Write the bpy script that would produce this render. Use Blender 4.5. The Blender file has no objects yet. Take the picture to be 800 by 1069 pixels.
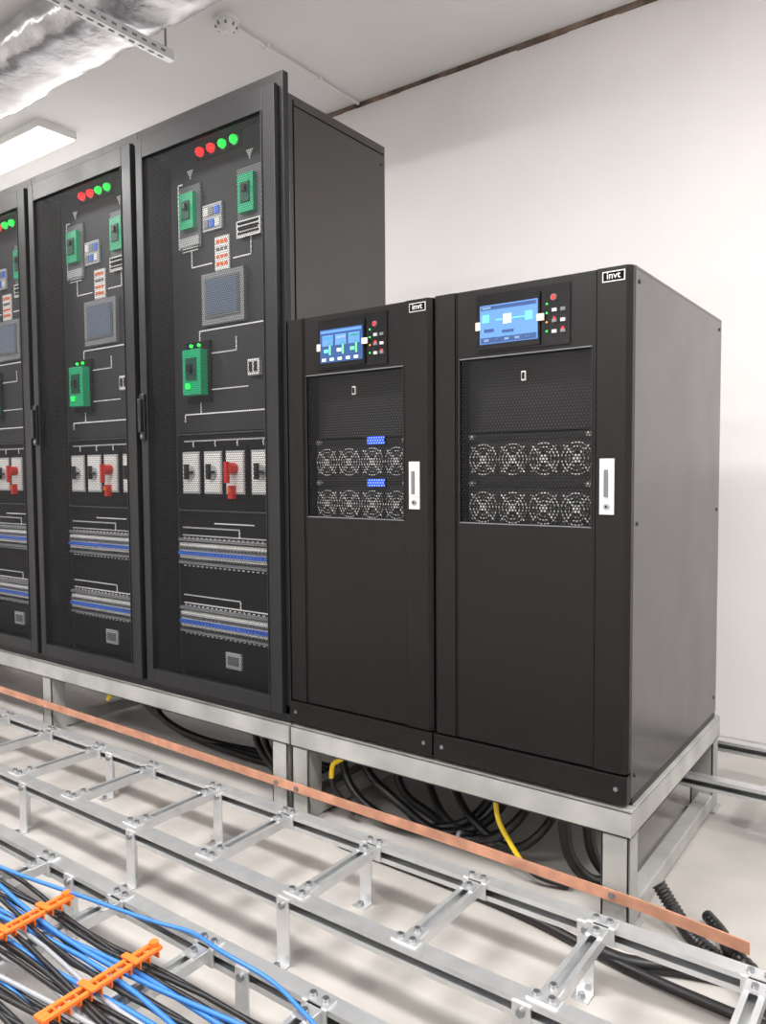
import bpy, math, random
from mathutils import Vector, Matrix
random.seed(7)
scn=bpy.context.scene
COL=scn.collection

# ---------------------------------------------------------------- materials
def mat(name,col,rough=.5,metal=0.,spec=.5,noise=0.,nscale=8.,bump=0.,bscale=60.,emit=None,estr=0.,coat=0.,rvar=0.):
    m=bpy.data.materials.new(name); m.use_nodes=True
    nt=m.node_tree; b=nt.nodes['Principled BSDF']
    b.inputs['Base Color'].default_value=(*col,1)
    b.inputs['Roughness'].default_value=rough
    b.inputs['Metallic'].default_value=metal
    b.inputs['Specular IOR Level'].default_value=spec
    b.inputs['Coat Weight'].default_value=coat
    if emit:
        b.inputs['Emission Color'].default_value=(*emit,1); b.inputs['Emission Strength'].default_value=estr
    tc=nt.nodes.new('ShaderNodeTexCoord')
    if noise>0:
        n=nt.nodes.new('ShaderNodeTexNoise'); n.inputs['Scale'].default_value=nscale; n.inputs['Detail'].default_value=6
        nt.links.new(tc.outputs['Object'],n.inputs['Vector'])
        r=nt.nodes.new('ShaderNodeValToRGB')
        r.color_ramp.elements[0].position=.3; r.color_ramp.elements[1].position=.7
        r.color_ramp.elements[0].color=(*[max(0,c*(1-noise)) for c in col],1)
        r.color_ramp.elements[1].color=(*[min(1,c*(1+noise)) for c in col],1)
        nt.links.new(n.outputs['Fac'],r.inputs['Fac']); nt.links.new(r.outputs['Color'],b.inputs['Base Color'])
    if rvar>0:
        n=nt.nodes.new('ShaderNodeTexNoise'); n.inputs['Scale'].default_value=3.5; n.inputs['Detail'].default_value=8; n.inputs['Roughness'].default_value=.65
        nt.links.new(tc.outputs['Object'],n.inputs['Vector'])
        mr=nt.nodes.new('ShaderNodeMapRange'); mr.inputs[1].default_value=.3; mr.inputs[2].default_value=.7
        mr.inputs[3].default_value=rough-rvar; mr.inputs[4].default_value=rough+rvar
        nt.links.new(n.outputs['Fac'],mr.inputs[0]); nt.links.new(mr.outputs[0],b.inputs['Roughness'])
    if bump>0:
        n=nt.nodes.new('ShaderNodeTexNoise'); n.inputs['Scale'].default_value=bscale; n.inputs['Detail'].default_value=4
        nt.links.new(tc.outputs['Object'],n.inputs['Vector'])
        bp=nt.nodes.new('ShaderNodeBump'); bp.inputs['Strength'].default_value=bump; bp.inputs['Distance'].default_value=.01
        nt.links.new(n.outputs['Fac'],bp.inputs['Height']); nt.links.new(bp.outputs['Normal'],b.inputs['Normal'])
    return m

def perf(name,col,pitch,r,rough=.45,spec=.5):
    m=mat(name,col,rough,spec=spec); nt=m.node_tree; L=nt.links
    b=nt.nodes['Principled BSDF']; out=nt.nodes['Material Output']
    tc=nt.nodes.new('ShaderNodeTexCoord')
    def vm(op,a,val=None):
        n=nt.nodes.new('ShaderNodeVectorMath'); n.operation=op; L.new(a,n.inputs[0])
        if val is not None: n.inputs[1].default_value=val
        return n
    sc=vm('MULTIPLY',tc.outputs['Object'],(1/pitch,0,1/(pitch*1.732)))
    res=[]
    for off in ((0,0,0),(.5,0,.5)):
        a=vm('ADD',sc.outputs[0],off); f=vm('FRACTION',a.outputs[0]); s=vm('SUBTRACT',f.outputs[0],(.5,0,.5))
        q=vm('MULTIPLY',s.outputs[0],(1,0,1.732)); l=vm('LENGTH',q.outputs[0])
        c=nt.nodes.new('ShaderNodeMath'); c.operation='LESS_THAN'; L.new(l.outputs['Value'],c.inputs[0]); c.inputs[1].default_value=r
        res.append(c)
    mx=nt.nodes.new('ShaderNodeMath'); mx.operation='MAXIMUM'; L.new(res[0].outputs[0],mx.inputs[0]); L.new(res[1].outputs[0],mx.inputs[1])
    tr=nt.nodes.new('ShaderNodeBsdfTransparent'); ms=nt.nodes.new('ShaderNodeMixShader')
    L.new(mx.outputs[0],ms.inputs[0]); L.new(b.outputs[0],ms.inputs[1]); L.new(tr.outputs[0],ms.inputs[2]); L.new(ms.outputs[0],out.inputs['Surface'])
    return m

M=dict(
 wall=mat('wall_paint',(.81,.785,.785),.7,noise=.045,nscale=1.1,bump=.06,bscale=90),
 ceil=mat('ceiling_paint',(.78,.78,.775),.8,noise=.05,nscale=1.2),
 floor=mat('floor_concrete',(.41,.39,.37),.5,noise=.20,nscale=2.6,bump=.05,bscale=40,spec=.35),
 edge=mat('ceiling_gap',(.14,.10,.075),.8,noise=.8,nscale=9),
 ups=mat('black_powdercoat',(.0065,.0057,.0055),.34,spec=.28,noise=.06,nscale=300,bump=.04,bscale=900,rvar=.05),
 upsside=mat('black_side_panel',(.022,.0195,.0205),.23,spec=.8,noise=.05,nscale=200,bump=.02,bscale=700,rvar=.05),
 seam=mat('seam_black',(.002,.002,.002),.8,spec=.1),
 tall=mat('charcoal_powdercoat',(.014,.014,.015),.38,spec=.34,noise=.05,nscale=200,bump=.04,bscale=800,rvar=.05),
 inner=mat('inner_panel',(.022,.023,.027),.5),
 inner3=mat('grille_backing',(.055,.055,.057),.5),
 inner2=mat('inner_panel_dark',(.004,.004,.005),.6,spec=.2),
 perf=perf('perforated_door',(.012,.012,.013),.0092,.41,rough=.55,spec=.3),
 perfu=perf('perforated_grille',(.005,.005,.005),.0096,.34,spec=.25),
 white=mat('white_plastic',(.80,.80,.78),.4),
 line=mat('white_line',(.80,.80,.80),.5),
 gray=mat('gray_plastic',(.14,.145,.155),.4),
 mgray=mat('mid_gray_plastic',(.24,.25,.265),.4),
 lgray=mat('light_gray_plastic',(.45,.46,.47),.4),
 knob=mat('black_knob',(.01,.01,.01),.3),
 green=mat('green_plastic_glow',(.005,.42,.19),.35,emit=(.0,.5,.22),estr=.04),  # breaker faces are no lamps; faint glow added to lift the green
 dgreen=mat('dark_green_plastic',(.004,.08,.05),.4),
 blue=mat('blue_toggle',(.05,.18,.75),.4),
 orange=mat('orange_plastic',(.85,.17,.02),.5),
 red=mat('red_plastic',(.65,.02,.015),.4),
 lred=mat('lamp_red',(.8,.02,.02),.3,emit=(1,.02,.02),estr=2.6),
 lgreen=mat('lamp_green',(.02,.8,.1),.3,emit=(.03,1,.10),estr=1.5),
 lamber=mat('lamp_amber',(.9,.3,.02),.3,emit=(1,.18,.02),estr=1.8),
 hmi=mat('hmi_screen',(.06,.075,.10),.12,emit=(.13,.16,.21),estr=.8),
 lcd=mat('lcd_blue',(.05,.12,.3),.2,emit=(.10,.24,.56),estr=1.0),
 lcdd=mat('lcd_dark_blue',(.02,.05,.12),.2,emit=(.015,.04,.16),estr=1.0),
 lcdw=mat('lcd_white',(.5,.6,.7),.2,emit=(.55,.72,.85),estr=.9),
 lcdc=mat('lcd_cyan',(.1,.5,.6),.2,emit=(.12,.55,.65),estr=.8),
 lcdg=mat('lcd_green',(.1,.5,.2),.2,emit=(.10,.55,.22),estr=.8),
 bdisp=mat('blue_display',(.03,.06,.6),.2,emit=(.05,.10,1.0),estr=6),
 bezel=mat('bezel_gloss',(.006,.006,.007),.15,spec=.35),
 fan=mat('fan_wire',(.8,.8,.8),.35,metal=.3),
 blade=mat('fan_blade',(.10,.10,.10),.4),
 zinc=mat('zinc_steel',(.68,.69,.70),.34,metal=.75,noise=.08,nscale=20),
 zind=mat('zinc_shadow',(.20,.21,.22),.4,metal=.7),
 bolt=mat('bolt_steel',(.35,.36,.38),.3,metal=.9),
 frame=mat('gray_painted_steel',(.33,.33,.315),.5,noise=.24,nscale=6,rvar=.1),
 copper=mat('copper_bar',(.66,.33,.22),.40,metal=.4,noise=.25,nscale=14),
 cable=mat('black_cable',(.008,.008,.009),.45),
 cblue=mat('blue_cable',(.03,.17,.52),.4),
 cgray=mat('gray_cable',(.30,.31,.33),.5),
 yellow=mat('yellow_sleeve',(.85,.60,.02),.45),
 foil=mat('duct_foil',(.50,.50,.515),.27,metal=.85,noise=.25,nscale=4,bump=1.0,bscale=9),
 silver=mat('satin_silver',(.75,.75,.74),.28,metal=.6),
 tab=mat('cream_film',(.75,.68,.55),.5),
 diff=mat('lamp_diffuser',(.9,.9,.9),.5,emit=(1,.99,.97),estr=5),
)

# ---------------------------------------------------------------- mesh builder
class B:
    def __init__(s): s.v=[];s.f=[];s.m=[];s.s=[];s.mats=[]
    def mi(s,k):
        if k not in s.mats: s.mats.append(k)
        return s.mats.index(k)
    def add(s,vs,fs,k,smooth=False):
        o=len(s.v); s.v+= [tuple(v) for v in vs]; i=s.mi(k)
        for f in fs: s.f.append([o+a for a in f]); s.m.append(i); s.s.append(smooth)
    def box(s,x0,x1,y0,y1,z0,z1,k):
        s.add([(x0,y0,z0),(x1,y0,z0),(x1,y1,z0),(x0,y1,z0),(x0,y0,z1),(x1,y0,z1),(x1,y1,z1),(x0,y1,z1)],
              [(0,3,2,1),(4,5,6,7),(0,1,5,4),(1,2,6,5),(2,3,7,6),(3,0,4,7)],k)
    def cb(s,x,y,z,w,d,h,k): s.box(x-w/2,x+w/2,y-d/2,y+d/2,z-h/2,z+h/2,k)
    def plate(s,x0,x1,z0,z1,y,k): s.box(x0,x1,y-.003,y,z0,z1,k)
    def tube(s,pts,r,k,n=10,close=False,caps=True):
        pts=[Vector(p) for p in pts]; N=len(pts); rings=[]; up=None
        for i in range(N):
            if close: t=pts[(i+1)%N]-pts[i-1]
            else: t=pts[min(i+1,N-1)]-pts[max(i-1,0)]
            t.normalize()
            if up is None:
                up=Vector((0,0,1)) if abs(t.z)<.9 else Vector((0,1,0))
            a=(up-t*up.dot(t))
            if a.length<1e-4: a=Vector((1,0,0))-t*t.x
            a.normalize(); b=t.cross(a); up=a
            rr=r[i] if isinstance(r,(list,tuple)) else r
            rings.append([pts[i]+a*(rr*math.cos(2*math.pi*j/n))+b*(rr*math.sin(2*math.pi*j/n)) for j in range(n)])
        vs=[v for q in rings for v in q]; fs=[]
        for i in range(N if close else N-1):
            i2=(i+1)%N
            for j in range(n):
                j2=(j+1)%n; fs.append((i*n+j,i*n+j2,i2*n+j2,i2*n+j))
        s.add(vs,fs,k,True)
        if caps and not close:
            s.add(rings[0],[tuple(range(n-1,-1,-1))],k); s.add(rings[-1],[tuple(range(n))],k)
    def cyl(s,p0,p1,r,k,n=16): s.tube([p0,p1],r,k,n)
    def ring(s,c,R,r,k,n=24,m=6):   # ring facing Y
        s.tube([(c[0]+R*math.cos(2*math.pi*i/n),c[1],c[2]+R*math.sin(2*math.pi*i/n)) for i in range(n)],r,k,m,close=True)
    def ext(s,prof,axis,a0,a1,k):   # extrude 2D profile; axis 'X': prof=(y,z); 'Y': prof=(x,z); 'Z': (x,y)
        def P(p,a): return {'X':(a,p[0],p[1]),'Y':(p[0],a,p[1]),'Z':(p[0],p[1],a)}[axis]
        n=len(prof); vs=[P(p,a0) for p in prof]+[P(p,a1) for p in prof]
        s.add(vs,[(i,(i+1)%n,n+(i+1)%n,n+i) for i in range(n)]+[tuple(range(n-1,-1,-1)),tuple(range(n,2*n))],k)
    def obj(s,name,parent=None,bev=0,seg=2):
        me=bpy.data.meshes.new(name); me.from_pydata(s.v,[],s.f)
        for k in s.mats: me.materials.append(M[k])
        for p,i,sm in zip(me.polygons,s.m,s.s): p.material_index=i; p.use_smooth=sm
        me.update()
        o=bpy.data.objects.new(name,me); COL.objects.link(o)
        if parent: o.parent=parent
        if bev:
            md=o.modifiers.new('bevel','BEVEL'); md.width=bev; md.segments=seg; md.limit_method='ANGLE'; md.harden_normals=False
        return o
def empty(name):
    o=bpy.data.objects.new(name,None); COL.objects.link(o); return o
def smooth_path(pts,n=8):
    P=[Vector(p) for p in pts]; P=[P[0]*2-P[1]]+P+[P[-1]*2-P[-2]]; out=[]
    for i in range(1,len(P)-2):
        for j in range(n):
            t=j/n; a,b,c,d=P[i-1],P[i],P[i+1],P[i+2]
            out.append(.5*((2*b)+(c-a)*t+(2*a-5*b+4*c-d)*t*t+(3*b-a-3*c+d)*t**3))
    out.append(P[-2]); return out

# ---------------------------------------------------------------- room
X0,X1,Y0,Y1,H=-7.0,4.5,-4.6,1.72,3.35
def room(name,a,k):
    b=B(); b.box(*a,k); return b.obj(name)
room('floor',(X0-.1,X1+.1,Y0-.1,Y1+.1,-.1,0),'floor')
room('ceiling',(X0-.1,X1+.1,Y0-.1,Y1+.1,H,H+.1),'ceil')
room('wall_back',(X0-.1,X1+.1,Y1,Y1+.1,0,H),'wall')
room('wall_front',(X0-.1,X1+.1,Y0-.1,Y0,0,H),'wall')
room('wall_left',(X0-.1,X0,Y0,Y1,0,H),'wall')
room('wall_right',(X1,X1+.1,Y0,Y1,0,H),'wall')
b=B()   # ragged unfinished gap strip where wall meets ceiling
x=X0
while x<X1-.001:
    w=min(.06+.25*random.random(),X1-x); h=.016+.012*random.random()
    b.box(x,x+w,Y1-.010,Y1,H-h,H,'edge'); x+=w
b.obj('trim_1')

# ---------------------------------------------------------------- distribution cabinets
Z0=.325; ZT=2.54; W=.785
def tall_cabinet(name,x0):
    root=empty(name); x1=x0+W
    b=B()
    t=.012
    b.box(x0+.001,x0+t,.03,.58,Z0,2.475,'upsside'); b.box(x1-t,x1-.001,.03,.58,Z0,2.475,'upsside')
    b.box(x0+t,x1-t,.565,.58,Z0,2.475,'tall'); b.box(x0+t,x1-t,.03,.565,2.46,2.475,'tall'); b.box(x0+t,x1-t,.03,.565,Z0,Z0+.03,'tall')
    # side panel trim line and screws
    b.box(x1-.001,x1+.0005,.05,.056,Z0+.02,2.46,'seam'); b.box(x1-.001,x1+.0005,.05,.575,2.440,2.444,'seam')
    for zz in (2.40,1.45,.5): b.cyl((x1-.002,.555,zz),(x1+.0015,.555,zz),.006,'knob',10)
    # front outer frame
    b.box(x0+.001,x0+.03,.004,.03,Z0+.03,ZT,'tall'); b.box(x1-.03,x1-.001,.004,.03,Z0+.03,ZT,'tall')
    b.box(x0+.03,x1-.03,.004,.03,ZT-.035,ZT,'tall'); b.box(x0+.001,x1-.001,.004,.03,Z0,Z0+.06,'tall')
    b.obj('cabinet_body',root,bev=.003)
    # door frame
    d=B(); a,c=x0+.014,x1-.020; za,zb=Z0+.035,ZT-.045
    d.box(a,a+.040,-.020,.002,za,zb,'tall'); d.box(c-.058,c,-.020,.002,za,zb,'tall')
    d.box(a+.040,c-.058,-.020,.002,zb-.075,zb,'tall'); d.box(a+.040,c-.058,-.020,.002,za,za+.055,'tall')
    d.box(c-.062,c-.058,-.024,-.002,za+.055,zb-.075,'tall')
    hx=a+.020
    d.box(hx-.014,hx+.014,-.032,-.020,1.33,1.51,'knob'); d.box(hx-.009,hx+.009,-.046,-.032,1.36,1.49,'knob')
    d.cyl((hx,-.033,1.345),(hx,-.036,1.345),.007,'bolt',12)
    d.obj('door_frame',root,bev=.002)
    g=B(); g.add([(a+.040,-.008,za+.055),(c-.058,-.008,za+.055),(c-.058,-.008,zb-.075),(a+.040,-.008,zb-.075)],[(0,1,2,3)],'perf')
    g.obj('perforated_mesh',root)
    # inner fascia at y=.10
    p=B(); Y=.10
    l,r=x0+.085,x0+.645
    p.box(x0+.012,x1-.012,.17,.18,Z0+.03,2.46,'inner2')
    p.box(l,r,Y,.16,1.36,2.455,'inner'); p.box(l,r,Y,.16,1.06,1.345,'inner2')
    p.box(l,r,Y,.16,.93,1.045,'inner2'); p.box(l,r,Y,.16,.66,.84,'inner2'); p.box(l,r,Y,.16,.40,.565,'inner2')
    for z in (1.3525,1.05,.845,.655): p.plate(l,r,z-.003,z+.001,Y-.001,'gray')
    p.box(l-.02,l,Y+.01,.16,Z0+.05,2.46,'inner'); p.box(r,r+.02,Y+.01,.16,Z0+.05,2.46,'gray')
    p.obj('inner_panel',root)
    q=B()
    q.box(x0+.235,x0+.485,Y-.004,Y,2.395,2.455,'inner2')
    for i,k in enumerate(('lred','lred','lgreen','lgreen')):
        x=x0+.265+i*.0625
        q.cyl((x,Y-.006,2.426),(x,Y,2.426),.021,'bolt',16); q.tube([(x,Y-.004,2.426),(x,Y-.018,2.426),(x,Y-.026,2.426)],[.016,.016,.009],k,14)
    for x,z in ((x0+.198,2.214),(x0+.527,2.214)):
        q.cb(x,Y-.004,z-.02,.125,.008,.24,'gray')
        q.cb(x,Y-.014,z,.080,.028,.135,'green'); q.cb(x,Y-.030,z,.045,.006,.07,'dgreen'); q.cb(x+.004,Y-.036,z+.012,.016,.018,.022,'knob')
        q.cb(x,Y-.012,z+.055,.06,.03,.012,'dgreen')
        q.cb(x,Y-.010,z-.115,.11,.008,.035,'lgray')
    for i in range(4):
        q.cb(x0+.198,Y-.009,2.10-i*.012,.09,.003,.003,'line'); q.cb(x0+.527,Y-.016,2.108-i*.010,.10,.003,.005,'inner2')
    q.cb(x0+.527,Y-.012,2.092,.125,.008,.06,'white')
    for i in range(3): q.cb(x0+.527,Y-.017,2.112-i*.018,.11,.003,.007,'inner2')
    q.cb(x0+.325,Y-.004,2.17,.105,.010,.10,'lgray')
    for i in range(3):
        for j in range(2): q.cb(x0+.293+i*.032,Y-.010,2.192-j*.045,.024,.006,.030,('white','mgray','blue')[(i+j)%3])
    q.cb(x0+.374,Y-.003,2.029,.078,.006,.125,'white')
    for i in range(3):
        for j in range(4): q.cb(x0+.352+i*.022,Y-.007,2.072-j*.028,.015,.003,.012,'orange' if j!=1 else 'gray')
    q.cb(x0+.383,Y-.008,1.862,.232,.016,.195,'mgray'); q.cb(x0+.383,Y-.017,1.864,.190,.004,.148,'gray'); q.cb(x0+.383,Y-.0205,1.866,.172,.003,.130,'hmi')
    q.cb(x0+.235,Y-.006,1.592,.135,.012,.235,'inner2')
    q.cb(x0+.235,Y-.024,1.588,.105,.045,.175,'green'); q.cb(x0+.235,Y-.049,1.60,.060,.006,.085,'dgreen'); q.cb(x0+.235,Y-.055,1.60,.025,.02,.03,'knob')
    q.cb(x0+.215,Y-.05,1.535,.02,.008,.02,'lgreen'); q.cyl((x0+.20,Y-.01,1.695),(x0+.20,Y-.02,1.695),.007,'lgreen',10); q.cyl((x0+.245,Y-.01,1.695),(x0+.245,Y-.02,1.695),.007,'lgreen',10)
    q.cb(x0+.543,Y-.008,1.587,.060,.016,.060,'white'); q.cb(x0+.530,Y-.018,1.587,.012,.008,.035,'knob'); q.cb(x0+.556,Y-.018,1.587,.012,.008,.035,'knob')
    for i,x in enumerate((.184,.312,.436,.574)):
        x+=x0
        q.cb(x,Y-.006,1.20,.118,.012,.195,'inner2'); q.cb(x,Y-.013,1.20,.100,.006,.165,'lgray'); q.cb(x,Y-.017,1.20,.088,.004,.150,'white')
        if i==2:
            q.cyl((x,Y-.02,1.215),(x,Y-.055,1.215),.022,'red',16); q.cb(x,Y-.058,1.20,.014,.016,.080,'red')
            q.cb(x-.004,Y-.03,1.125,.022,.022,.050,'red'); q.cb(x-.004,Y-.044,1.135,.012,.01,.02,'orange')
        else:
            q.cyl((x,Y-.018,1.20),(x,Y-.026,1.20),.028,'lgray',16); q.cb(x-.006,Y-.034,1.203,.012,.018,.060,'knob'); q.cb(x+.010,Y-.03,1.20,.03,.012,.010,'knob')
    for zc in (.885,.608):
        q.cb(x0+.365,Y+.02,zc,.55,.02,.09,'inner2')
        q.cb(x0+.365,Y-.004,zc+.046,.54,.02,.010,'mgray'); q.cb(x0+.365,Y-.004,zc-.046,.54,.02,.010,'mgray')
        n=28
        for i in range(n):
            x=x0+.105+ (i+.5)*(.52/n)
            q.cb(x,Y-.002,zc,.0155,.03,.066,'white'); q.cb(x,Y-.020,zc+.014,.011,.008,.012,'gray'); q.cb(x,Y-.021,zc-.006,.014,.010,.014,'blue')
            q.cb(x,Y-.018,zc-.030,.013,.004,.004,'inner2'); 
    q.cb(x0+.40,Y-.004,.471,.085,.008,.062,'lgray'); q.cb(x0+.40,Y-.009,.471,.06,.003,.035,'gray')
    q.obj('switchgear',root)
    ml=B(); yy=Y-.0015
    def hl(xa,xb,z): ml.box(x0+xa,x0+xb,yy-.002,yy,z-.0024,z+.0024,'line')
    def vl(x,za_,zb_): ml.box(x0+x-.0024,x0+x+.0024,yy-.002,yy,za_,zb_,'line')
    for x in (.198,.527):
        vl(x,2.34,2.375); vl(x,2.00,2.07)
        ml.ext([(x0+x-.018,2.375),(x0+x+.018,2.375),(x0+x,2.345)],'Y',yy-.003,yy,'line')
    hl(.198,.315,2.00); hl(.43,.527,2.00); vl(.125,2.08,2.33); hl(.125,.15,2.33); hl(.125,.15,2.08)
    vl(.235,1.70,1.75); hl(.235,.60,1.75); vl(.60,1.66,1.75); vl(.235,1.43,1.48); hl(.14,.60,1.43); vl(.60,1.43,1.50); vl(.14,1.40,1.43); hl(.30,.44,1.66); vl(.44,1.66,1.71); hl(.30,.50,1.52)
    hl(.13,.62,1.325); 
    for x in (.184,.312,.436,.574): vl(x,1.30,1.325)
    for z in (.96,.685):
        hl(.11,.44,z+.02); vl(.44,z-.01,z+.02); hl(.11,.63,z-.012)
        for i in range(20): hl(.115+i*.026,.127+i*.026,z-.022)
        for i in range(20): hl(.115+i*.026,.127+i*.026,z-.135)
    hl(.30,.52,1.00)
    ml.obj('mimic_diagram',root)
    return root
for i in range(4):
    tall_cabinet('distribution_cabinet' if i==0 else 'distribution_cabinet.%03d'%i, -1.965-i*W)

# ---------------------------------------------------------------- UPS cabinets
def fan(b,x,y,z,R=.0445):
    for rr in (R*.97,R*.72,R*.48): b.ring((x,y,z),rr,.0017,'fan',24,5)
    b.cyl((x,y+.004,z),(x,y-.003,z),R*.26,'fan',16)
    for i in range(4):
        a=math.pi/4+i*math.pi/2
        b.tube([(x+R*.2*math.cos(a),y-.001,z+R*.2*math.sin(a)),(x+R*1.2*math.cos(a),y-.001,z+R*1.2*math.sin(a))],.0024,'fan',5)
    for i in range(7):
        a=i*2*math.pi/7; c,s=math.cos,math.sin
        b.add([(x+R*.25*c(a),y+.003,z+R*.25*s(a)),(x+R*.9*c(a+.15),y+.003,z+R*.9*s(a+.15)),(x+R*.9*c(a+.62),y+.009,z+R*.9*s(a+.62)),(x+R*.25*c(a+.6),y+.009,z+R*.25*s(a+.6))],[(0,1,2,3)],'blade')
def ups(name,x0,x1,variant):
    root=empty(name); t=.012; zt=1.703; zb=.325
    b=B()
    b.box(x0,x0+t,.02,.925,zb+.02,zt,'upsside'); b.box(x1-t,x1,.02,.925,zb+.02,zt,'upsside')
    b.box(x0+t,x1-t,.91,.925,zb+.02,zt,'upsside'); b.box(x0,x1,.02,.925,zt,zt+.008,'upsside'); b.box(x0,x1,.03,.915,zb,zb+.02,'ups')
    for yy in (.05,.895):
        for zz in (1.675,1.06,.40): b.cyl((x1-.001,yy,zz),(x1+.0025,yy,zz),.006,'knob',12)
    b.obj('cabinet_body',root,bev=.003)
    n=B(); n.box(x0+t,x1-t,.10,.11,zb+.02,zt,'inner2'); n.box(x0+t,x1-t,.024,.028,zb+.02,1.03,'seam')
    n.box(x0+t,x1-t,.024,.028,1.54,zt,'seam'); n.box(x0+t,x0+.09,.024,.028,1.03,1.54,'seam'); n.box(x1-.10,x1-t,.024,.028,1.03,1.54,'seam')
    n.obj('inner_shell',root)
    f=B(); dl,dr=x0+.078,x1-.092
    zt2=zt+.006
    f.ext([(x0+.001,.022),(x0+.001,.006),(x0+.012,-.004),(dl-.002,-.004),(dl-.002,.022)],'Z',.415,zt2,'ups')
    f.ext([(dr+.002,.022),(dr+.002,-.006),(x1-.014,-.006),(x1-.001,.006),(x1-.001,.022)],'Z',.415,zt2,'ups')
    f.box(x0+.001,x1-.001,-.008,.024,zb+.012,.410,'ups')
    ml,mr,mb,mt=dl+.013,dr-.013,1.05,1.518
    f.box(dl,dr,0,.022,.415,mb,'ups'); f.box(dl,dr,0,.022,mt,zt2,'ups'); f.box(dl,ml,0,.022,mb,mt,'ups'); f.box(mr,dr,0,.022,mb,mt,'ups')
    f.box(dl,dl+.004,-.0025,0,.42,zt2,'ups'); f.box(dr-.004,dr,-.0025,0,.42,zt2,'ups')
    for xx in (x0+.03,x1-.03): f.cyl((xx,-.008,.375),(xx,-.011,.375),.006,'bolt',10)
    f.obj('front_door',root,bev=.0025)
    g=B(); g.add([(ml,.004,mb),(mr,.004,mb),(mr,.004,mt),(ml,.004,mt)],[(0,1,2,3)],'perfu'); g.obj('perforated_grille',root)
    e=B()
    for z in (1.05,1.518): e.box(ml-.002,mr+.002,-.002,.004,z-.002,z+.001,'gray')
    e.box(ml-.003,ml,-.002,.004,1.05,1.518,'tall'); e.box(mr,mr+.003,-.002,.004,1.05,1.518,'tall')
    sx=x0+.291
    e.cb(sx,.001,1.457,.012,.006,.026,'silver'); e.cb(sx,-.003,1.457,.006,.004,.018,'seam')
    hx=x1-.0595
    e.box(hx-.019,hx+.019,-.010,-.006,1.085,1.228,'silver'); e.box(hx-.012,hx+.012,-.014,-.010,1.125,1.215,'white'); e.box(hx-.005,hx+.005,-.019,-.014,1.13,1.20,'gray')
    e.cyl((hx,-.010,1.105),(hx,-.014,1.105),.008,'bolt',14); e.cyl((hx,-.014,1.105),(hx,-.015,1.105),.003,'seam',8)
    lx=x1-.047
    e.box(lx-.029,lx+.029,-.0075,-.006,1.672,1.698,'silver'); e.box(lx-.0265,lx+.0265,-.0085,-.0075,1.6745,1.6955,'seam')
    e.obj('door_fittings',root)
    cu=bpy.data.curves.new('badge','FONT'); cu.body='invt'; cu.size=.024; cu.extrude=.0004; cu.align_x='CENTER'; cu.materials.append(M['white'])
    to=bpy.data.objects.new('badge_text',cu); COL.objects.link(to); to.parent=root; to.location=(lx,-.0089,1.679); to.rotation_euler=(math.pi/2,0,0)
    c=B(); pl,pr=x0+.146,x0+.425
    c.box(pl,pr,-.004,0,1.530,1.690,'bezel'); c.box(pl+.006,pl+.196,-.010,-.004,1.536,1.676,'bezel')
    sl,sr,sb,st=x0+.163,x0+.337,1.551,1.657
    c.plate(sl,sr,sb,st,-.010,'lcd' if variant else 'lcdd')
    y=-.0135
    def el(u0,u1,v0,v1,k): c.box(sl+u0*(sr-sl),sl+u1*(sr-sl),y-.001,y,sb+v0*(st-sb),sb+v1*(st-sb),k)
    if variant:
        el(.02,.98,.88,.97,'lcdd'); el(.03,.20,.90,.95,'lcdw'); el(.05,.17,.55,.75,'lcdc'); el(.42,.56,.48,.72,'lcdw'); el(.30,.42,.58,.61,'lcdc'); el(.56,.80,.58,.61,'lcdc'); el(.80,.92,.5,.72,'lcdc'); el(.08,.25,.30,.38,'lcdd'); el(.40,.60,.25,.32,'lcdd'); el(.02,.98,.02,.16,'lcdd')
        for i in range(5): el(.08+i*.18,.16+i*.18,.06,.12,'lcdw')
    else:
        for i,k in enumerate(('lcdc','lcdw','lcdg')):
            el(.06+i*.31,.32+i*.31,.50,.82,'lcd'); el(.08+i*.31,.30+i*.31,.70,.76,k); el(.10+i*.31,.20+i*.31,.30,.40,k); el(.22+i*.31,.26+i*.31,.22,.6,'lcdg')
        el(.02,.98,.88,.96,'lcd')
        for i in range(5): el(.05+i*.19,.14+i*.19,.05,.13,'lcdw')
    c.cb(sl-.006,-.012,1.602,.014,.006,.022,'tab'); c.cb(sr+.008,-.012,1.606,.020,.006,.018,'tab')
    bx=x0+.388
    c.cyl((bx-.008,-.004,1.655),(bx-.008,-.008,1.655),.009,'gray',14); c.cyl((bx-.008,-.008,1.655),(bx-.008,-.011,1.655),.0065,'red',14)
    for i in range(4): c.cyl((bx-.028,-.004,1.640-i*.024),(bx-.028,-.006,1.640-i*.024),.0025,'lgreen' if i!=2 else 'lamber',8)
    for i in range(3):
        for j in range(2): c.cb(bx+j*.024-.006,-.006,1.622-i*.028,.013,.004,.009,'gray' if (i+j)%2 else 'lgray')
    c.cb(bx-.006,-.006,1.600,.004,.004,.006,'lred'); c.cb(bx+.018,-.006,1.572,.004,.004,.006,'lred')
    c.obj('control_panel',root)
    m=B()
    m.box(ml,mr,.060,.066,1.31,mt,'inner3')
    for z in (1.231,1.094):
        m.box(ml,mr,.050,.095,z-.062,z+.062,'inner3')
        for i in range(4): fan(m,x0+.147+i*.0945,.034,z)
    for z in (1.297,1.1625):
        m.box(ml,mr,.044,.048,z-.008,z+.008,'inner')
        if not variant: m.box(x0+.310,x0+.386,.040,.044,z-.013,z+.015,'bezel'); m.box(x0+.315,x0+.380,.036,.040,z-.011,z+.013,'bdisp')
        for xx in (ml+.02,mr-.02): m.cyl((xx,.03,z),(xx,.044,z),.008,'silver',10)
    m.obj('fan_modules',root)
ups('ups_cabinet',-.588,0,1)
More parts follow.
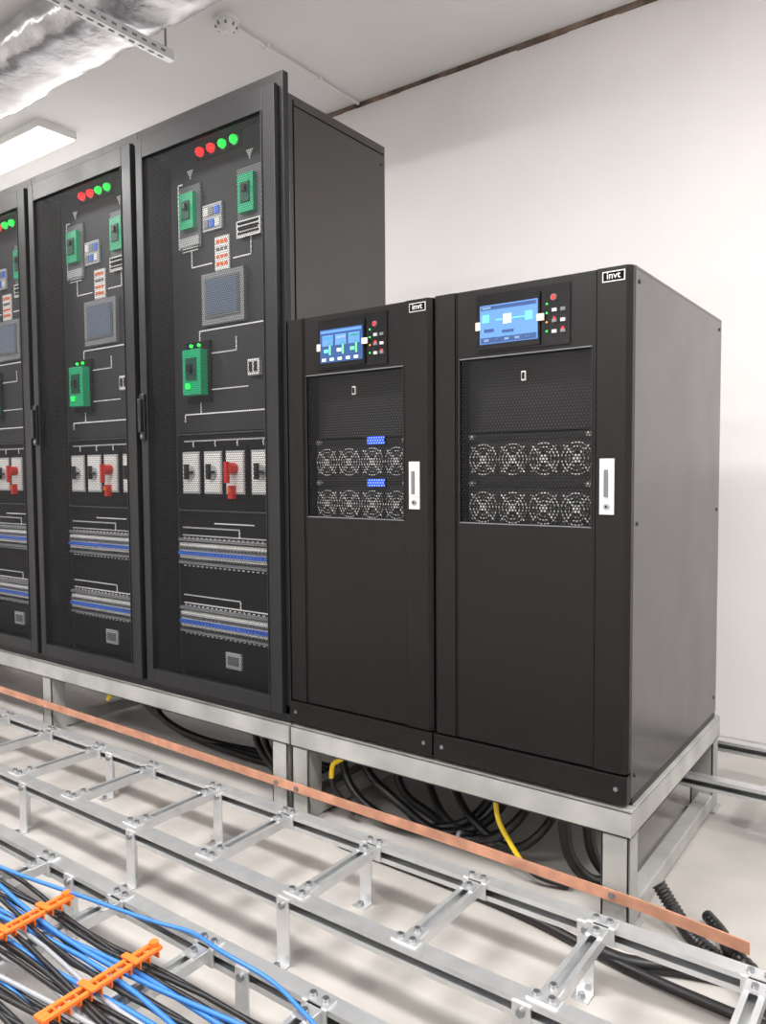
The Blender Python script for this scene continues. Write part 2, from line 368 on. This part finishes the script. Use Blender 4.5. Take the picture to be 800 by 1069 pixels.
ups('ups_cabinet.001',-1.178,-.592,0)

# ---------------------------------------------------------------- steel stands
def stand(name,x0,x1,y0,y1,legs,low=True):
    b=B(); zt=.3245; h=.072; k='frame'
    def cx(ya,yb,xa,xb,z0,z1,flip):
        w=.006
        yo=ya if not flip else yb-w
        b.box(xa,xb,yo,yo+w,z0,z1,k); b.box(xa,xb,ya,yb,z1-w,z1,k); b.box(xa,xb,ya,yb,z0,z0+w,k)
    cx(y0,y0+.045,x0,x1,zt-h,zt,False); cx(y1-.045,y1,x0,x1,zt-h,zt,True)
    w=.006
    for xa in (x0,x1-.045):
        xo=xa if xa==x0 else xa+.045-w
        b.box(xo,xo+w,y0+.006,y1-.006,zt-h,zt-.001,k); b.box(xa,xa+.045,y0+.05,y1-.05,zt-w,zt,k); b.box(xa,xa+.045,y0+.05,y1-.05,zt-h,zt-h+w,k)
    for lx in legs:
        for ya in (y0+.003,y1-.073):
            b.box(lx,lx+.075,ya,ya+.007,0.006,zt-h,k); b.box(lx,lx+.007,ya,ya+.07,0.006,zt-h,k); b.box(lx+.068,lx+.075,ya,ya+.07,0.006,zt-h,k)
            b.box(lx-.012,lx+.087,ya-.01,ya+.08,0,.006,k)
        if low: b.box(lx+.068,lx+.0745,y0+.07,y1-.07,.01,.055,k); b.box(lx+.03,lx+.0745,y0+.07,y1-.07,.055,.061,k)
    return b.obj(name,bev=.0015,seg=1)
stand('steel_support_frame',-1.170,.012,-.012,.94,(-1.168,-.068))
stand('steel_support_frame.001',-5.15,-1.180,-.012,.60,(-1.265,-2.76,-4.25))

# ---------------------------------------------------------------- copper earthing bar
b=B()
def bar(pts,h=.030,t=.005):
    vs=[]
    for p in pts: vs+=[(p[0],p[1],p[2]-h/2),(p[0],p[1]+t,p[2]-h/2),(p[0],p[1]+t,p[2]+h/2),(p[0],p[1],p[2]+h/2)]
    fs=[]
    for i in range(len(pts)-1):
        for j in range(4): fs.append((i*4+j,i*4+(j+1)%4,(i+1)*4+(j+1)%4,(i+1)*4+j))
    n=len(pts)-1
    fs+=[(0,1,2,3),(n*4+3,n*4+2,n*4+1,n*4)]
    b.add(vs,fs,'copper')
bar([(-5.0,-.030,.135),(-3.2,-.030,.137),(-2.0,-.030,.128),(-1.1,-.030,.118),(-.4,-.030,.109),(.02,-.030,.100),(.12,-.033,.096),(.30,-.045,.090)])
for x in (-2.72,-1.225,-1.13,-.03): b.cyl((x,-.036,.118 if x<-.5 else .103),(x,-.010,.118 if x<-.5 else .103),.009,'bolt',8)
b.obj('copper_earthing_bar')

# ---------------------------------------------------------------- cable ladders
def ladder(name,x0,x1,yf,yn,rungs,feet,zt=.172):
    """strut-channel ladder along X; yf = centre of far rail, yn = centre of near rail"""
    b=B(); w=.041; t=.003; h=.041; lip=.009
    def chanX(yc):
        y0,y1=yc-w/2,yc+w/2; z0=zt-h; k='zinc'
        b.box(x0,x1,y0,y1,zt-t,zt,k); b.box(x0,x1,y0,y1,z0,z0+t,k); b.box(x0,x1,y1-t,y1,z0+t,zt-t,k)
        b.box(x0,x1,y0,y0+t,zt-t-lip,zt-t,k); b.box(x0,x1,y0,y0+t,z0+t,z0+t+lip,k)
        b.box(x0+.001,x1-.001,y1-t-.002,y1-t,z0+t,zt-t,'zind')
    for yc in (yf,yn): chanX(yc)
    for x in rungs:
        a,c=x-w/2,x+w/2; z1=zt-.004; z0=z1-.024; ya,yb=yn+w/2+.001,yf-w/2-.001
        b.box(a,c,ya,yb,z0,z0+t,'zinc'); b.box(a,a+t,ya,yb,z0+t,z1,'zinc'); b.box(c-t,c,ya,yb,z0+t,z1,'zinc')
        b.box(a+t,a+t+.009,ya,yb,z1-t,z1,'zinc'); b.box(c-t-.009,c-t,ya,yb,z1-t,z1,'zinc')
        for yy,s in ((ya,1),(yb,-1)):
            b.box(a-.012,c+.012,min(yy,yy-s*.030),max(yy,yy-s*.030),zt,zt+.004,'zinc')
            b.box(a-.012,c+.012,min(yy,yy+s*.004),max(yy,yy+s*.004),zt-.040,zt,'zinc')
            b.box(x-.018,x+.018,min(yy,yy+s*.045),max(yy,yy+s*.045),z1,z1+.004,'zinc')
            b.cyl((x-.016,yy-s*.015,zt+.004),(x-.016,yy-s*.015,zt+.011),.0075,'bolt',6)
            b.cyl((x+.016,yy-s*.015,zt+.004),(x+.016,yy-s*.015,zt+.011),.0075,'bolt',6)
            b.cyl((x,yy+s*.028,z1+.004),(x,yy+s*.028,z1+.012),.0075,'bolt',6)
    for x in feet:
        for yc in (yf,yn):
            z0=zt-h
            b.box(x-.020,x+.020,yc-w/2-.004,yc-w/2,.004,zt-.006,'zinc')
            b.box(x-.020,x+.020,yc-w/2-.040,yc-w/2,0,.004,'zinc'); b.box(x-.020,x-.017,yc-w/2,yc+.012,.004,z0,'zinc')
            b.cyl((x,yc-w/2-.004,zt-.022),(x,yc-w/2-.012,zt-.022),.009,'bolt',6)
            b.cyl((x,yc-w/2-.025,.004),(x,yc-w/2-.025,.014),.008,'bolt',6)
    return b.obj(name)
ladder('cable_ladder',-5.2,2.6,-.262,-.592,[.035+.325*i for i in range(-15,8)],[-4.4,-3.1,-1.83,-1.24,-.635,.0,.62,1.9])
ladder('cable_ladder.001',-5.2,2.6,-.835,-1.30,[-.32+.32*i for i in range(-14,9)],[-4.4,-3.1,-1.80,-1.16,-.52,.5,1.9])
ladder('cable_ladder.002',-1.5,3.0,1.15,.74,[-1.38+.4*i for i in range(11)],[-1.2,.26,1.4,2.6])

# ---------------------------------------------------------------- data cable bundle with combs
b=B()
cols=['cable','cable','cable','cblue','cable','cable','cblue','cgray','cblue','cable','cable','cgray','cable','cblue','cable','cable','cable','cable']
for i,k in enumerate(cols):
    y=-.965-.0165*i; pts=[]; ph=random.random()*6; q=random.random()*6
    for j in range(0,60):
        x=-5+.1*j
        pts.append((x,y+.013*math.sin(x*4+ph)+.006*math.sin(x*11+q),.1785+.003*math.sin(x*6+ph*2)))
    b.tube(pts,.0052,k,8)
for i,k in enumerate(['cblue','cable','cblue','cable','cable','cgray','cable']):
    y=-1.01-.034*i; ph=random.random()*6
    b.tube([(-5+.1*j,y+.028*math.sin(j*.45+ph),.190+.003*math.sin(j*.7+ph)) for j in range(60)],.0052,k,8)
b.obj('network_cable_bundle')
b=B()
b.tube(smooth_path([(-4,-.95,.18),(-2.2,-.93,.180),(-1.5,-.975,.194),(-1.25,-.975,.205),(-1.0,-.925,.195),(-.80,-.88,.184),(-.68,-.855,.184),(-.55,-.885,.205),(-.42,-.875,.19),(-.30,-.90,.182),(-.1,-.96,.18),(.3,-1.05,.18)],8),.0045,'cblue',8)
b.obj('blue_patch_cable')
def comb(name,x,rot):
    b=B(); L=.27
    b.box(-.016,-.006,-L/2,L/2,.0,.008,'orange'); b.box(.006,.016,-L/2,L/2,.0,.008,'orange')
    b.box(-.006,.006,-L/2,-L/2+.02,.0,.008,'orange'); b.box(-.006,.006,L/2-.02,L/2,.0,.008,'orange')
    for i in range(12):
        y=-L/2+.010+i*.0227; b.box(-.016,.016,y-.002,y+.002,-.014,0,'orange'); b.box(-.006,.006,y-.002,y+.002,0,.007,'orange')
    b.box(-.024,.024,-.04,-.025,.008,.013,'orange'); b.box(-.024,.024,.06,.075,.008,.013,'orange')
    b.cyl((0,L/2-.01,.008),(0,L/2-.01,.017),.010,'orange',12)
    o=b.obj(name,bev=.001,seg=1); o.location=(x,-1.085,.204); o.rotation_euler=(0,0,rot)
comb('cable_comb',-.990,.08); comb('cable_comb.001',-.670,.03); comb('cable_comb.002',-1.9,-.06)

# ---------------------------------------------------------------- power cables under the stands
b=B()
def cab(pts,r=.015,k='cable'): b.tube(smooth_path(pts,7),r,k,10)
ZC=.320
for i in range(3):
    o=i*.04
    cab([(-2.30+o,.12+o,ZC),(-2.29+o,.14+o,.26),(-2.22+o,.18,.16-o*.3),(-2.0+o,.22,.06),(-1.6,.26+o,.02),(-1.30,.30+o,.02)])
for i in range(2):
    o=i*.05
    cab([(-1.62+o,.25,ZC),(-1.61+o,.25,.25),(-1.55+o,.20,.12),(-1.38+o,.16,.04),(-1.3+o,.20,.02)])
for o,d in ((0,0),(.05,.03),(.13,-.03)):
    cab([(-1.08+o,.16+o,ZC),(-1.07+o,.14+o,.24),(-1.0+o,.10+o,.12+d),(-.86+o,.09+o,.05+max(d,-.02)),(-.70+o,.12,.040),(-.58+o,.20,.07),(-.52+o,.30,.18),(-.50+o,.36,ZC)])
for o,d in ((0,0),(.09,.03)):
    cab([(-.90+o,.38,ZC),(-.88+o,.35,.26),(-.80+o,.28,.14+d),(-.66+o,.18,.06+d),(-.50+o,.14,.05),(-.40+o,.16,.12),(-.36+o,.26,.24),(-.36+o,.30,ZC)],.013)
cab([(-.24,.16,ZC),(-.235,.14,.22),(-.21,.12,.10),(-.15,.14,.03),(-.09,.22,.017)],.017)
cab([(-.19,.22,ZC),(-.185,.20,.22),(-.165,.18,.10),(-.12,.20,.03),(-.09,.28,.017)],.017)
# pale tie wraps on the cables
for c in ((-.70,.12,.040),(-.57,.12,.045)): b.cyl((c[0]-.006,c[1],c[2]),(c[0]+.006,c[1],c[2]+.002),.018,'lgray',12)
b.obj('power_cables')
b=B()
b.tube(smooth_path([(-.43,.10,.30),(-.43,.09,.23),(-.41,.07,.165),(-.37,.06,.115),(-.33,.06,.065)],6),.008,'yellow',8)
b.tube(smooth_path([(-.33,.06,.065),(-.28,.07,.03),(-.2,.10,.012)],6),.008,'cable',8)
b.tube(smooth_path([(-1.04,.05,.15),(-1.03,.05,.20),(-.98,.06,.24),(-.96,.08,.31)],6),.009,'yellow',8)
b.tube(smooth_path([(-1.04,.05,.15),(-1.03,.06,.10),(-.96,.08,.03)],6),.009,'cable',8)
b.tube(smooth_path([(-2.33,.05,.20),(-2.30,.05,.24),(-2.28,.06,.31)],6),.009,'yellow',8)
b.obj('yellow_earth_cable')
b=B()
b.tube(smooth_path([(-.05,-.14,.02),(.05,-.15,.022),(.16,-.10,.02),(.30,-.06,.02),(.45,-.04,.02),(.9,-.05,.02)],8),.016,'cable',12)
b.tube(smooth_path([(-.9,-.08,.016),(-.3,-.10,.016),(.1,-.17,.016),(.5,-.18,.016),(1.0,-.10,.016)],8),.012,'cable',12)
b.obj('floor_cable')
b=B(); pts=smooth_path([(.05,.10,.10),(.09,.09,.055),(.14,.05,.025),(.20,.0,.025),(.28,-.06,.025),(.36,-.14,.025),(.48,-.22,.025)],26)
b.tube(pts,[.020 if i%4<2 else .0165 for i in range(len(pts))],'knob',12)
pts=smooth_path([(.16,.16,.022),(.21,.10,.022),(.24,.02,.035),(.28,-.03,.05),(.36,-.10,.05),(.50,-.16,.03)],20)
b.tube(pts,[.016 if i%4<2 else .013 for i in range(len(pts))],'knob',12)
b.obj('corrugated_conduit')

# ---------------------------------------------------------------- ceiling services
b=B()   # oval, wrinkled foil-wrapped duct
nx=220; na=28; hw,hh=.190,.100
vs=[];fs=[]
random.seed(3); ph=[random.random()*6.28 for _ in range(12)]
for i in range(nx+1):
    x=-6.9+5.6*i/nx
    for j in range(na):
        a=2*math.pi*j/na
        s=1+.022*math.sin(x*9+2*a+ph[0])+.016*math.sin(x*23-3*a+ph[1])+.012*math.sin(x*41+5*a+ph[2])+.012*(random.random()-.5)
        ca,sa=math.cos(a),math.sin(a)
        yy=math.copysign(abs(ca)**.8,ca); zz=math.copysign(abs(sa)**.8,sa)
        vs.append((x,.17+yy*hw*s,3.215+zz*hh*s))
for i in range(nx):
    for j in range(na): fs.append((i*na+j,(i+1)*na+j,(i+1)*na+(j+1)%na,i*na+(j+1)%na))
b.add(vs,fs,'foil',True)
b.add(vs[:na],[tuple(range(na))],'foil'); b.add(vs[-na:],[tuple(range(na-1,-1,-1))],'foil')
b.obj('foil_air_duct')
b=B()
for x in (-2.24,-4.5):
    y0,y1=-.35,.40; z=3.10
    b.box(x-.020,x+.020,y0,y1,z-.003,z,'zinc'); b.box(x-.020,x-.017,y0,y1,z-.040,z-.003,'zinc'); b.box(x+.017,x+.020,y0,y1,z-.040,z-.003,'zinc')
    b.box(x-.020,x+.020,y0,y1,z-.043,z-.040,'zinc')
    for i in range(14):
        yy=y0+.04+i*.05; b.box(x-.005,x+.005,yy-.014,yy+.014,z-.0445,z-.043,'gray'); b.box(x+.020,x+.0212,yy-.012,yy+.012,z-.026,z-.016,'gray')
    for yy in (y0+.03,y1-.03): b.cyl((x,yy,z),(x,yy,H),.005,'bolt',8)
b.obj('duct_hanger_rail')
b=B(); sx,sy=-2.18,.68
b.tube([(sx,sy,H),(sx,sy,H-.018)],.060,'white',24); b.tube([(sx,sy,H-.018),(sx,sy,H-.030),(sx,sy,H-.048),(sx,sy,H-.060)],[.052,.052,.038,.014],'white',24)
for i in range(8):
    a=i*math.pi/4; b.cb(sx+.048*math.cos(a),sy+.048*math.sin(a),H-.034,.008,.008,.014,'gray')
b.obj('smoke_detector')
b=B(); b.cyl((sx,sy+.05,H-.012),(sx,Y1-.02,H-.012),.008,'white',10)
for yy in (.95,1.35): b.box(sx-.018,sx+.018,yy-.01,yy+.01,H-.022,H,'white')
b.obj('ceiling_conduit')

# ---------------------------------------------------------------- luminaires
def lamp(name,x,y,L,e,alongx=True,w=.55):
    root=empty(name); b=B()
    a,c=(L/2,w/2) if alongx else (w/2,L/2)
    b.box(x-a,x+a,y-c,y+c,H-.045,H-.0,'white'); b.box(x-a*.97,x+a*.97,y-c*.95,y+c*.95,H-.050,H-.045,'diff'); b.obj('housing',root)
    l=bpy.data.lights.new(name+'_tube','AREA'); l.shape='RECTANGLE'; l.size=2*a*.96; l.size_y=2*c*.94; l.energy=e; l.color=(1,.98,.955)
    o=bpy.data.objects.new('tube_light',l); COL.objects.link(o); o.parent=root; o.location=(x,y,H-.055)
lamp('ceiling_light',1.2,-1.3,1.3,92)
lamp('ceiling_light.001',-1.6,-1.5,1.3,92)
lamp('ceiling_light.002',-4.50,.82,1.3,85,True,.25)
lamp('ceiling_light.003',-4.4,-1.5,1.3,88)
lamp('ceiling_light.004',2.6,.3,1.3,86,False)
lamp('ceiling_light.005',-1.2,-3.4,1.3,75)

w=bpy.data.worlds.new('world'); scn.world=w; w.use_nodes=True
w.node_tree.nodes['Background'].inputs[0].default_value=(.9,.95,1,1); w.node_tree.nodes['Background'].inputs[1].default_value=.3

# ---------------------------------------------------------------- camera
cd=bpy.data.cameras.new('camera'); cam=bpy.data.objects.new('camera',cd); COL.objects.link(cam)
cd.sensor_fit='HORIZONTAL'; cd.sensor_width=36; cd.lens=36.135; cd.clip_start=.02
R=Matrix(((0.8064,-0.02538,0.59082),(0.59132,0.04662,-0.80509),(-0.00711,0.99859,0.0526)))
cam.matrix_world=Matrix.Translation((0.6413,-1.9308,1.1991))@R.to_4x4()
scn.camera=cam
scn.view_settings.view_transform='Standard'
scn.view_settings.look='None'
scn.view_settings.exposure=0.0
